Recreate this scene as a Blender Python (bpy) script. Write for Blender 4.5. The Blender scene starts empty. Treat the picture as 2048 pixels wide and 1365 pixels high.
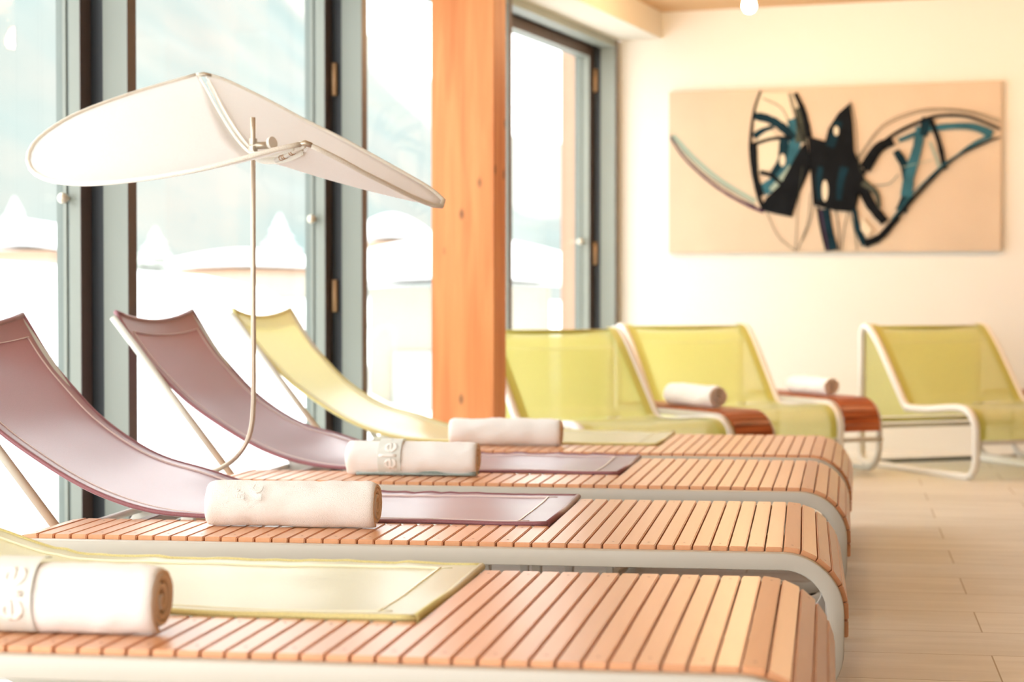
import bpy, bmesh, math, random
from math import sin, cos, pi, radians, atan, atan2, sqrt
from mathutils import Vector, Matrix, noise
random.seed(7)
S = bpy.context.scene
COL = S.collection

# ------------------------------------------------------------------ camera frame
F = 3982.0; HOR = 590.0; CZ = 0.965; TH = radians(19.45)
CT, SN = cos(TH), sin(TH)
def c2w(xc, zc, z=0.0):
    return Vector((xc*CT - zc*SN, xc*SN + zc*CT, z))
def pix(x, y, zc):
    """point seen at photo position x, y at depth zc (world coordinates)"""
    return c2w((x-1024)/F*zc, zc, CZ - (y-HOR)/F*zc)
def onz(x, y, z):
    zc = F*(CZ-z)/(y-HOR)
    return c2w((x-1024)/F*zc, zc, z)

# ------------------------------------------------------------------ materials
def srgb(r, g, b):
    f = lambda c: ((c/255+0.055)/1.055)**2.4 if c/255 > 0.04045 else c/255/12.92
    return (f(r), f(g), f(b), 1)
def new_mat(name):
    m = bpy.data.materials.new(name); m.use_nodes = True
    nt = m.node_tree; b = nt.nodes['Principled BSDF']
    return m, nt, b
def nd(nt, t, **k):
    n = nt.nodes.new(t)
    for a, v in k.items(): setattr(n, a, v)
    return n
def plain(name, col, rough=0.5, metal=0.0, bump=0.0, bscale=200, var=0.0, vscale=8, **inp):
    m, nt, b = new_mat(name)
    b.inputs['Base Color'].default_value = col
    b.inputs['Roughness'].default_value = rough
    b.inputs['Metallic'].default_value = metal
    tc = nd(nt, 'ShaderNodeTexCoord')
    if var:
        n = nd(nt, 'ShaderNodeTexNoise'); n.inputs['Scale'].default_value = vscale; n.inputs['Detail'].default_value = 5
        nt.links.new(tc.outputs['Object'], n.inputs['Vector'])
        r = nd(nt, 'ShaderNodeValToRGB')
        r.color_ramp.elements[0].position = .3; r.color_ramp.elements[1].position = .7
        r.color_ramp.elements[0].color = tuple(c*(1-var) for c in col[:3])+(1,)
        r.color_ramp.elements[1].color = tuple(min(1, c*(1+var*.6)) for c in col[:3])+(1,)
        nt.links.new(n.outputs['Fac'], r.inputs['Fac']); nt.links.new(r.outputs['Color'], b.inputs['Base Color'])
    if bump:
        n2 = nd(nt, 'ShaderNodeTexNoise'); n2.inputs['Scale'].default_value = bscale; n2.inputs['Detail'].default_value = 4
        nt.links.new(tc.outputs['Object'], n2.inputs['Vector'])
        bp = nd(nt, 'ShaderNodeBump'); bp.inputs['Strength'].default_value = bump; bp.inputs['Distance'].default_value = .003
        nt.links.new(n2.outputs['Fac'], bp.inputs['Height']); nt.links.new(bp.outputs['Normal'], b.inputs['Normal'])
    for k, v in inp.items(): b.inputs[k.replace('_', ' ')].default_value = v
    return m

def wood(name, c1, c2, c3, axis=1, scale=1.0, rough=0.4, pervar=True, coat=0.0):
    """streaky wood, grain along an axis; 'tone' attribute varies it from board to board"""
    m, nt, b = new_mat(name)
    tc = nd(nt, 'ShaderNodeTexCoord'); mp = nd(nt, 'ShaderNodeMapping')
    sc = [60*scale]*3; sc[axis] = 4*scale; mp.inputs['Scale'].default_value = sc
    nt.links.new(tc.outputs['Object'], mp.inputs['Vector'])
    at = nd(nt, 'ShaderNodeAttribute', attribute_name='tone')
    add = nd(nt, 'ShaderNodeVectorMath', operation='ADD'); mul = nd(nt, 'ShaderNodeVectorMath', operation='SCALE')
    mul.inputs['Scale'].default_value = 37.0
    nt.links.new(at.outputs['Vector'], mul.inputs[0]); nt.links.new(mp.outputs['Vector'], add.inputs[0]); nt.links.new(mul.outputs['Vector'], add.inputs[1])
    n = nd(nt, 'ShaderNodeTexNoise'); n.inputs['Scale'].default_value = 1; n.inputs['Detail'].default_value = 6; n.inputs['Distortion'].default_value = .6
    nt.links.new(add.outputs['Vector'], n.inputs['Vector'])
    r = nd(nt, 'ShaderNodeValToRGB'); e = r.color_ramp.elements
    e[0].position = .3; e[0].color = c1; e[1].position = .72; e[1].color = c3
    x = e.new(.5); x.color = c2
    nt.links.new(n.outputs['Fac'], r.inputs['Fac'])
    out = r.outputs['Color']
    if pervar:
        hsv = nd(nt, 'ShaderNodeHueSaturation')
        ma = nd(nt, 'ShaderNodeMath', operation='MULTIPLY_ADD'); ma.inputs[1].default_value = .09; ma.inputs[2].default_value = .95
        nt.links.new(at.outputs['Fac'], ma.inputs[0]); nt.links.new(ma.outputs['Value'], hsv.inputs['Value'])
        nt.links.new(out, hsv.inputs['Color']); out = hsv.outputs['Color']
    nt.links.new(out, b.inputs['Base Color'])
    b.inputs['Roughness'].default_value = rough
    b.inputs['Coat Weight'].default_value = coat; b.inputs['Coat Roughness'].default_value = .38
    bp = nd(nt, 'ShaderNodeBump'); bp.inputs['Strength'].default_value = .05; bp.inputs['Distance'].default_value = .001
    nt.links.new(n.outputs['Fac'], bp.inputs['Height']); nt.links.new(bp.outputs['Normal'], b.inputs['Normal'])
    return m

def fabric(name, col, trans=0.25, see=0.12, rough=0.42, weave=900, spec=.5, sheen=.5):
    """woven technical mesh: diffuse + translucent + a little see-through"""
    m, nt, b = new_mat(name)
    b.inputs['Base Color'].default_value = col; b.inputs['Roughness'].default_value = rough
    b.inputs['Specular IOR Level'].default_value = spec
    b.inputs['Coat Weight'].default_value = .3 if spec >= 1 else 0; b.inputs['Coat Roughness'].default_value = .28
    b.inputs['Sheen Weight'].default_value = sheen; b.inputs['Sheen Roughness'].default_value = .42
    tc = nd(nt, 'ShaderNodeTexCoord')
    n = nd(nt, 'ShaderNodeTexNoise'); n.inputs['Scale'].default_value = weave; n.inputs['Detail'].default_value = 2
    mp = nd(nt, 'ShaderNodeMapping'); mp.inputs['Scale'].default_value = (.35, 1, .35)
    nt.links.new(tc.outputs['Object'], mp.inputs['Vector']); nt.links.new(mp.outputs['Vector'], n.inputs['Vector'])
    bp = nd(nt, 'ShaderNodeBump'); bp.inputs['Strength'].default_value = .14; bp.inputs['Distance'].default_value = .002
    nt.links.new(n.outputs['Fac'], bp.inputs['Height']); nt.links.new(bp.outputs['Normal'], b.inputs['Normal'])
    r = nd(nt, 'ShaderNodeValToRGB')
    r.color_ramp.elements[0].position = .3; r.color_ramp.elements[0].color = tuple(c*.82 for c in col[:3])+(1,)
    r.color_ramp.elements[1].position = .7; r.color_ramp.elements[1].color = tuple(min(1, c*1.12) for c in col[:3])+(1,)
    nt.links.new(n.outputs['Fac'], r.inputs['Fac']); nt.links.new(r.outputs['Color'], b.inputs['Base Color'])
    tl = nd(nt, 'ShaderNodeBsdfTranslucent'); tl.inputs['Color'].default_value = col
    m1 = nd(nt, 'ShaderNodeMixShader'); m1.inputs['Fac'].default_value = trans
    nt.links.new(b.outputs['BSDF'], m1.inputs[1]); nt.links.new(tl.outputs['BSDF'], m1.inputs[2])
    tp = nd(nt, 'ShaderNodeBsdfTransparent'); m2 = nd(nt, 'ShaderNodeMixShader'); m2.inputs['Fac'].default_value = see
    nt.links.new(m1.outputs['Shader'], m2.inputs[1]); nt.links.new(tp.outputs['BSDF'], m2.inputs[2])
    nt.links.new(m2.outputs['Shader'], nt.nodes['Material Output'].inputs['Surface'])
    return m

def glass_mat(name):
    m, nt, b = new_mat(name); nt.nodes.remove(b)
    tp = nd(nt, 'ShaderNodeBsdfTransparent'); tp.inputs['Color'].default_value = (.97, .985, .98, 1)
    gl = nd(nt, 'ShaderNodeBsdfGlossy'); gl.inputs['Roughness'].default_value = .015
    lw = nd(nt, 'ShaderNodeLayerWeight'); lw.inputs['Blend'].default_value = .5
    pw = nd(nt, 'ShaderNodeMath', operation='POWER'); pw.inputs[1].default_value = 4.5
    fr = nd(nt, 'ShaderNodeMath', operation='MULTIPLY_ADD'); fr.inputs[1].default_value = .32; fr.inputs[2].default_value = .02
    nt.links.new(lw.outputs['Facing'], pw.inputs[0]); nt.links.new(pw.outputs['Value'], fr.inputs[0])
    mx = nd(nt, 'ShaderNodeMixShader')
    nt.links.new(fr.outputs['Value'], mx.inputs['Fac']); nt.links.new(tp.outputs['BSDF'], mx.inputs[1]); nt.links.new(gl.outputs['BSDF'], mx.inputs[2])
    nt.links.new(mx.outputs['Shader'], nt.nodes['Material Output'].inputs['Surface'])
    return m

def tiles_mat():
    m, nt, b = new_mat('stone_plank_tiles')
    tc = nd(nt, 'ShaderNodeTexCoord'); mp = nd(nt, 'ShaderNodeMapping')
    mp.inputs['Rotation'].default_value = (0, 0, -radians(10.0)); mp.inputs['Location'].default_value = (.33, .11, 0)
    nt.links.new(tc.outputs['Object'], mp.inputs['Vector'])
    br = nd(nt, 'ShaderNodeTexBrick'); br.offset = .37; br.offset_frequency = 2
    for k, v in (('Scale', 1.0), ('Mortar Size', .0022), ('Mortar Smooth', .1), ('Brick Width', 1.15), ('Row Height', .37), ('Bias', 0.0)):
        br.inputs[k].default_value = v
    br.inputs['Color1'].default_value = (.0, .0, .0, 1); br.inputs['Color2'].default_value = (1, 1, 1, 1); br.inputs['Mortar'].default_value = (.5, .5, .5, 1)
    nt.links.new(mp.outputs['Vector'], br.inputs['Vector'])
    mp2 = nd(nt, 'ShaderNodeMapping'); mp2.inputs['Scale'].default_value = (1.2, 7, 1)
    nt.links.new(mp.outputs['Vector'], mp2.inputs['Vector'])
    sx = nd(nt, 'ShaderNodeVectorMath', operation='SCALE'); sx.inputs['Scale'].default_value = 9
    nt.links.new(br.outputs['Color'], sx.inputs[0])
    ad = nd(nt, 'ShaderNodeVectorMath', operation='ADD'); nt.links.new(mp2.outputs['Vector'], ad.inputs[0]); nt.links.new(sx.outputs['Vector'], ad.inputs[1])
    n = nd(nt, 'ShaderNodeTexNoise'); n.inputs['Scale'].default_value = 1.6; n.inputs['Detail'].default_value = 8; n.inputs['Distortion'].default_value = .8
    nt.links.new(ad.outputs['Vector'], n.inputs['Vector'])
    r = nd(nt, 'ShaderNodeValToRGB'); e = r.color_ramp.elements
    e[0].position = .28; e[0].color = srgb(212, 209, 200); e[1].position = .75; e[1].color = srgb(232, 230, 223)
    nt.links.new(n.outputs['Fac'], r.inputs['Fac'])
    hs = nd(nt, 'ShaderNodeHueSaturation'); ma = nd(nt, 'ShaderNodeMath', operation='MULTIPLY_ADD'); ma.inputs[1].default_value = .12; ma.inputs[2].default_value = .94
    nt.links.new(br.outputs['Color'], ma.inputs[0]); nt.links.new(ma.outputs['Value'], hs.inputs['Value']); nt.links.new(r.outputs['Color'], hs.inputs['Color'])
    mx = nd(nt, 'ShaderNodeMix', data_type='RGBA'); mx.inputs['B'].default_value = srgb(150, 132, 104)
    nt.links.new(br.outputs['Fac'], mx.inputs['Factor']); nt.links.new(hs.outputs['Color'], mx.inputs['A'])
    nt.links.new(mx.outputs['Result'], b.inputs['Base Color'])
    b.inputs['Roughness'].default_value = .42
    bp = nd(nt, 'ShaderNodeBump'); bp.inputs['Strength'].default_value = .25; bp.inputs['Distance'].default_value = .002
    n3 = nd(nt, 'ShaderNodeTexNoise'); n3.inputs['Scale'].default_value = 60; nt.links.new(mp.outputs['Vector'], n3.inputs['Vector'])
    sb = nd(nt, 'ShaderNodeMath', operation='SUBTRACT'); nt.links.new(n3.outputs['Fac'], sb.inputs[0]); nt.links.new(br.outputs['Fac'], sb.inputs[1])
    nt.links.new(sb.outputs['Value'], bp.inputs['Height']); nt.links.new(bp.outputs['Normal'], b.inputs['Normal'])
    return m

def hill_mat():
    m, nt, b = new_mat('hazy_snowy_forest')  # pale, low-contrast tones put the aerial haze into the base colour
    tc = nd(nt, 'ShaderNodeTexCoord'); n = nd(nt, 'ShaderNodeTexNoise'); n.inputs['Scale'].default_value = .055; n.inputs['Detail'].default_value = 5
    nt.links.new(tc.outputs['Object'], n.inputs['Vector'])
    r = nd(nt, 'ShaderNodeValToRGB'); e = r.color_ramp.elements
    e[0].position = .3; e[0].color = srgb(98, 112, 110); e[1].position = .7; e[1].color = srgb(121, 119, 113)
    x = e.new(.5); x.color = srgb(109, 115, 111)
    nt.links.new(n.outputs['Fac'], r.inputs['Fac']); nt.links.new(r.outputs['Color'], b.inputs['Base Color'])
    b.inputs['Roughness'].default_value = .9
    return m

M = dict(
 rail=plain('pale_powder_coated_metal', srgb(200, 195, 183), .38, var=.03, vscale=3),
 rail_edge=plain('white_metal', srgb(232, 228, 218), .35),
 slat=wood('oiled_teak_slats', srgb(222, 159, 110), srgb(226, 164, 115), srgb(229, 168, 119), axis=1, rough=.33, coat=.7),
 slat_dark=wood('dark_teak_slats', srgb(120, 52, 18), srgb(168, 82, 36), srgb(196, 108, 56), axis=0, rough=.36, coat=.2),
 plug=plain('dark_screw_plug', srgb(140, 80, 45), .5),
 purple=fabric('purple_mesh_fabric', srgb(172, 108, 124), trans=.28, see=.03, rough=.24, spec=1.0),
 purple_hem=fabric('purple_hem_fabric', srgb(158, 104, 112), trans=.12, see=0),
 purple_line=plain('pink_piping', srgb(246, 226, 220), .25),
 yellow=fabric('pale_yellow_mesh_fabric', srgb(248, 242, 200), trans=.38, see=.02, rough=.24, spec=1.0),
 yellow_hem=fabric('pale_yellow_hem', srgb(238, 229, 158), trans=.15, see=0),
 yellow_line=plain('cream_piping', srgb(252, 248, 220), .25),
 lime=fabric('lime_mesh_fabric', srgb(226, 226, 146), trans=.45, see=.16),
 lime_hem=fabric('lime_hem', srgb(206, 204, 108), trans=.2, see=.0),
 towel=plain('white_terry_towel', srgb(252, 250, 246), .95, bump=1.0, bscale=420, Sheen_Weight=.3),
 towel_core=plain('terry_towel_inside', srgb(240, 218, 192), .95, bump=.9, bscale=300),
 band=plain('grey_green_towel_band', srgb(224, 227, 220), .8, bump=.3, bscale=600),
 letters=plain('white_woven_letters', srgb(244, 242, 236), .8),
 teal_towel=plain('grey_teal_towel', srgb(160, 176, 170), .9, bump=.6, bscale=500),
 canopy=fabric('white_shade_canvas', srgb(253, 252, 250), trans=.55, see=0, rough=.7, spec=.2),
 canopy_rim=fabric('white_shade_hem', srgb(250, 243, 232), trans=.3, see=0, rough=.7, spec=.2),
 steel=plain('brushed_nickel', srgb(200, 190, 172), .3, metal=.55),
 pole=plain('champagne_metal_pole', srgb(206, 190, 168), .3, metal=.35),
 frame_grey=plain('grey_green_window_metal', srgb(134, 139, 130), .5, var=.05, vscale=2),
 frame_brown=plain('dark_brown_window_edge', srgb(84, 70, 64), .45),
 frame_dark=plain('black_recess_shade', srgb(44, 48, 52), .5),  # black carries the shade of the frame recess
 frame_line=plain('teal_grey_window_bead', srgb(104, 112, 106), .45),
 hinge=plain('brass_hinge', srgb(186, 150, 112), .4, metal=.3),
 glass=glass_mat('window_glass'),
 wall=plain('white_plaster', srgb(228, 224, 215), .9, bump=.1, bscale=120),
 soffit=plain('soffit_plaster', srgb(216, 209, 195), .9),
 floor=tiles_mat(),
 ceiling=wood('pine_board_ceiling', srgb(186, 144, 98), srgb(196, 156, 110), srgb(206, 168, 124), axis=0, scale=.12, rough=.6, pervar=False),
 snow=plain('fresh_snow', srgb(248, 249, 250), .8),
 snow_roof=plain('roof_snow', srgb(246, 247, 248), .8),
 hill=hill_mat(),
 chalet=plain('pale_render_wall', srgb(158, 151, 138), .9, var=.08, vscale=1),
 chalet_wood=plain('weathered_orange_wood', srgb(160, 130, 108), .9),
 chalet_glass=plain('pale_window_pane', srgb(150, 158, 154), .3),
 bark=plain('snowy_bark', srgb(196, 184, 168), .9),
 tree=plain('snow_dusted_needles', srgb(186, 190, 184), .9, var=.06, vscale=3),
 black=plain('black_rubber', srgb(30, 30, 30), .6),
 floor_bar=plain('dark_grey_bar', srgb(96, 98, 88), .45),
)
# solid post wood with knots
def post_mat():
    m = wood('pine_post', srgb(214, 128, 68), srgb(226, 144, 82), srgb(234, 158, 96), axis=2, scale=.35, rough=.55, pervar=False)
    nt = m.node_tree; b = nt.nodes['Principled BSDF']
    src = b.inputs['Base Color'].links[0].from_socket
    tc = nd(nt, 'ShaderNodeTexCoord'); mp = nd(nt, 'ShaderNodeMapping'); mp.inputs['Scale'].default_value = (9, 9, 4.6)
    nt.links.new(tc.outputs['Object'], mp.inputs['Vector'])
    v = nd(nt, 'ShaderNodeTexVoronoi'); v.inputs['Scale'].default_value = 1.0; v.inputs['Randomness'].default_value = 1
    nt.links.new(mp.outputs['Vector'], v.inputs['Vector'])
    r = nd(nt, 'ShaderNodeValToRGB'); r.color_ramp.elements[0].position = .05; r.color_ramp.elements[1].position = .15
    r.color_ramp.elements[0].color = (.38, .38, .38, 1); r.color_ramp.elements[1].color = (1, 1, 1, 1)
    nt.links.new(v.outputs['Distance'], r.inputs['Fac'])
    mx = nd(nt, 'ShaderNodeMix', data_type='RGBA', blend_type='MULTIPLY'); mx.inputs['Factor'].default_value = 1
    nt.links.new(src, mx.inputs['A']); nt.links.new(r.outputs['Color'], mx.inputs['B'])
    nt.links.new(mx.outputs['Result'], b.inputs['Base Color'])
    return m
M['post'] = post_mat()
def emis(name, col, st):
    m, nt, b = new_mat(name); b.inputs['Base Color'].default_value = col
    b.inputs['Emission Color'].default_value = col; b.inputs['Emission Strength'].default_value = st
    return m
M['bulb'] = emis('glowing_bulb', srgb(255, 214, 160), 90)

# ------------------------------------------------------------------ mesh helpers
def link(name, bm, mats, parent=None, smooth=False, autosmooth=None):
    me = bpy.data.meshes.new(name); bm.normal_update(); bm.to_mesh(me); bm.free()
    if not isinstance(mats, (list, tuple)): mats = [mats]
    for m in mats: me.materials.append(m)
    if smooth:
        for p in me.polygons: p.use_smooth = True
    o = bpy.data.objects.new(name, me); COL.objects.link(o)
    if parent: o.parent = parent
    if autosmooth:
        md = o.modifiers.new('es', 'EDGE_SPLIT'); md.split_angle = radians(autosmooth)
    return o
def thing(name, label, cat, loc=(0, 0, 0), rz=0, group=None):
    o = bpy.data.objects.new(name, None); COL.objects.link(o); o.empty_display_size = .1
    o.location = loc; o.rotation_euler = (0, 0, rz); o['label'] = label; o['category'] = cat
    if group: o['group'] = group
    return o
def tag(o, label=None, cat=None, group=None, kind=None):
    if label: o['label'] = label
    if cat: o['category'] = cat
    if group: o['group'] = group
    if kind: o['kind'] = kind
    return o
def box(bm, x0, x1, y0, y1, z0, z1, bev=0.0, mi=0, mat=None):
    r = bmesh.ops.create_cube(bm, size=1)
    for v in r['verts']:
        v.co = Vector(((x0+x1)/2 + v.co.x*(x1-x0), (y0+y1)/2 + v.co.y*(y1-y0), (z0+z1)/2 + v.co.z*(z1-z0)))
    fs = set(f for v in r['verts'] for f in v.link_faces)
    if bev:
        es = list(set(e for f in fs for e in f.edges))
        rr = bmesh.ops.bevel(bm, geom=es, offset=bev, segments=2, affect='EDGES')
        fs = set(rr['faces']) | set(f for f in fs if f.is_valid)
        vs = set(v for f in fs for v in f.verts)
        fs = set(f for v in vs for f in v.link_faces)
    vs = set(v for f in fs for v in f.verts)
    for f in fs: f.material_index = mi
    if mat is not None:
        for v in vs: v.co = mat @ v.co
    return fs, vs
def sweep(bm, pts, prof, closed=False, up=None, caps=True, mi=0, smooth=True):
    """sweep a closed 2-D profile [(a,b)] along points; a = side axis, b = other axis"""
    n = len(pts); pts = [Vector(p) for p in pts]; rings = []
    T = []
    for i in range(n):
        if closed: t = pts[(i+1) % n]-pts[i-1]
        else: t = pts[min(i+1, n-1)]-pts[max(i-1, 0)]
        T.append(t.normalized())
    if up is None:
        a = Vector((0, 0, 1)) if abs(T[0].z) < .9 else Vector((1, 0, 0))
        s = T[0].cross(a).normalized()
    else: s = Vector(up).normalized()
    for i in range(n):
        if up is None:
            s = (s - T[i]*s.dot(T[i])).normalized()
            side = s
        else:
            side = s
        o2 = side.cross(T[i]).normalized()
        # keep width at bends
        k = 1.0
        if 0 < i < n-1 or closed:
            d1 = (pts[i]-pts[i-1]).normalized(); k = 1/max(.5, sqrt(max(0, (1+d1.dot((pts[(i+1) % n]-pts[i]).normalized()))/2)))
        rings.append([bm.verts.new(pts[i]+side*a+o2*b*k) for a, b in prof])
    m = len(prof); fs = []
    for i in range(n if closed else n-1):
        A, B = rings[i], rings[(i+1) % n]
        for j in range(m):
            fs.append(bm.faces.new((A[j], A[(j+1) % m], B[(j+1) % m], B[j])))
    if caps and not closed:
        fs.append(bm.faces.new(rings[0][::-1])); fs.append(bm.faces.new(rings[-1]))
    for f in fs: f.material_index = mi; f.smooth = smooth
    return rings
def circ(r, n=12): return [(r*cos(2*pi*i/n), r*sin(2*pi*i/n)) for i in range(n)]
def rrect(w, h, c=.004):
    o = []
    for cx, cy, a0 in ((w/2-c, h/2-c, 0), (-w/2+c, h/2-c, 90), (-w/2+c, -h/2+c, 180), (w/2-c, -h/2+c, 270)):
        for k in range(3):
            a = radians(a0+45*k); o.append((cx+c*cos(a), cy+c*sin(a)))
    return o
def tube(bm, pts, r, n=12, closed=False, caps=True, mi=0): return sweep(bm, pts, circ(r, n), closed, None, caps, mi)
def spline(P, n=8, closed=False):
    """Catmull-Rom through points of any dimension"""
    P = [Vector(p) for p in P]; out = []; m = len(P)
    rng = range(m if closed else m-1)
    for i in rng:
        if closed: p0, p1, p2, p3 = P[i-1], P[i], P[(i+1) % m], P[(i+2) % m]
        else:
            p1, p2 = P[i], P[i+1]; p0 = P[i-1] if i else p1*2-p2; p3 = P[i+2] if i+2 < m else p2*2-p1
        for k in range(n):
            t = k/n
            out.append(.5*((2*p1)+(-p0+p2)*t+(2*p0-5*p1+4*p2-p3)*t*t+(-p0+3*p1-3*p2+p3)*t**3))
    if not closed: out.append(P[-1])
    return out
def resample(P, n):
    P = [Vector(p) for p in P]; L = [0]
    for a, b in zip(P, P[1:]): L.append(L[-1]+(b-a).length)
    out = []; j = 0
    for i in range(n):
        s = L[-1]*i/(n-1)
        while j < len(L)-2 and L[j+1] < s: j += 1
        t = (s-L[j])/max(1e-9, L[j+1]-L[j]); out.append(P[j].lerp(P[j+1], min(1, max(0, t))))
    return out
def set_tone(bm, verts_tones):
    ly = bm.verts.layers.float_color.get('tone') or bm.verts.layers.float_color.new('tone')
    for vs, t in verts_tones:
        for v in vs: v[ly] = (t, t, t, 1)

# ------------------------------------------------------------------ slatted decks
PITCH = .04206; SW = .0378; STH = .018; ST = .38; RO = .15
def path_pt(s, u0, u1):
    """deck profile: s measured from the right curve start to the left (s<0) or into the right curve (s>0)"""
    Lf = u1-u0; q = RO*pi/2
    if s > 0:
        if s < q:
            a = s/RO; return (u1+RO*sin(a), ST-RO+RO*cos(a), a)
        return (u1+RO, ST-RO-(s-q), pi/2)
    if s > -Lf: return (u1+s, ST, 0)
    s2 = -s-Lf
    if s2 < q:
        a = s2/RO; return (u0-RO*sin(a), ST-RO+RO*cos(a), -a)
    return (u0-RO, ST-RO-(s2-q), -pi/2)
def slats(bm, s_from, s_to, v0, v1, u0, u1, plugs=True, seed=0):
    rnd = random.Random(seed); tones = []
    bm.verts.layers.float_color.new('tone')
    k0 = round(s_from/PITCH); k1 = round(s_to/PITCH)
    for k in range(k0, k1):
        s = (k+.5)*PITCH; u, z, a = path_pt(s, u0, u1)
        mt = Matrix.Translation((u, 0, z)) @ Matrix.Rotation(a, 4, 'Y')
        e = rnd.uniform(-.0012, .0012)
        fs, vs = box(bm, -SW/2, SW/2, v0+e, v1+e, -STH, 0, bev=.0022, mat=mt)
        tones.append((list(vs), rnd.random()))
        if plugs and k % 2 == 0:
            for vv in (v0+.05, v1-.05):
                r = bmesh.ops.create_circle(bm, cap_ends=True, radius=.0032, segments=8, matrix=mt @ Matrix.Translation((0, vv, .0005)))
                for v in r['verts']:
                    for f in v.link_faces: f.material_index = 1
    set_tone(bm, tones)
def stadium(u0, u1, ztop, zbot, R, th, n=12):
    """centre line of the closed loop frame"""
    P = []
    r = R-th/2; zt = ztop-R; zb = zbot+R
    for i in range(n+1):
        a = pi/2 - pi/2*i/n; P.append((u1+r*cos(a), 0, zt+r*sin(a)))
    for i in range(n+1):
        a = -pi/2*i/n; P.append((u1+r*cos(a), 0, zb+r*sin(a)))
    for i in range(n+1):
        a = -pi/2 - pi/2*i/n; P.append((u0+r*cos(a), 0, zb+r*sin(a)))
    for i in range(n+1):
        a = pi - pi/2*i/n; P.append((u0+r*cos(a), 0, zt+r*sin(a)))
    return P

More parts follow.
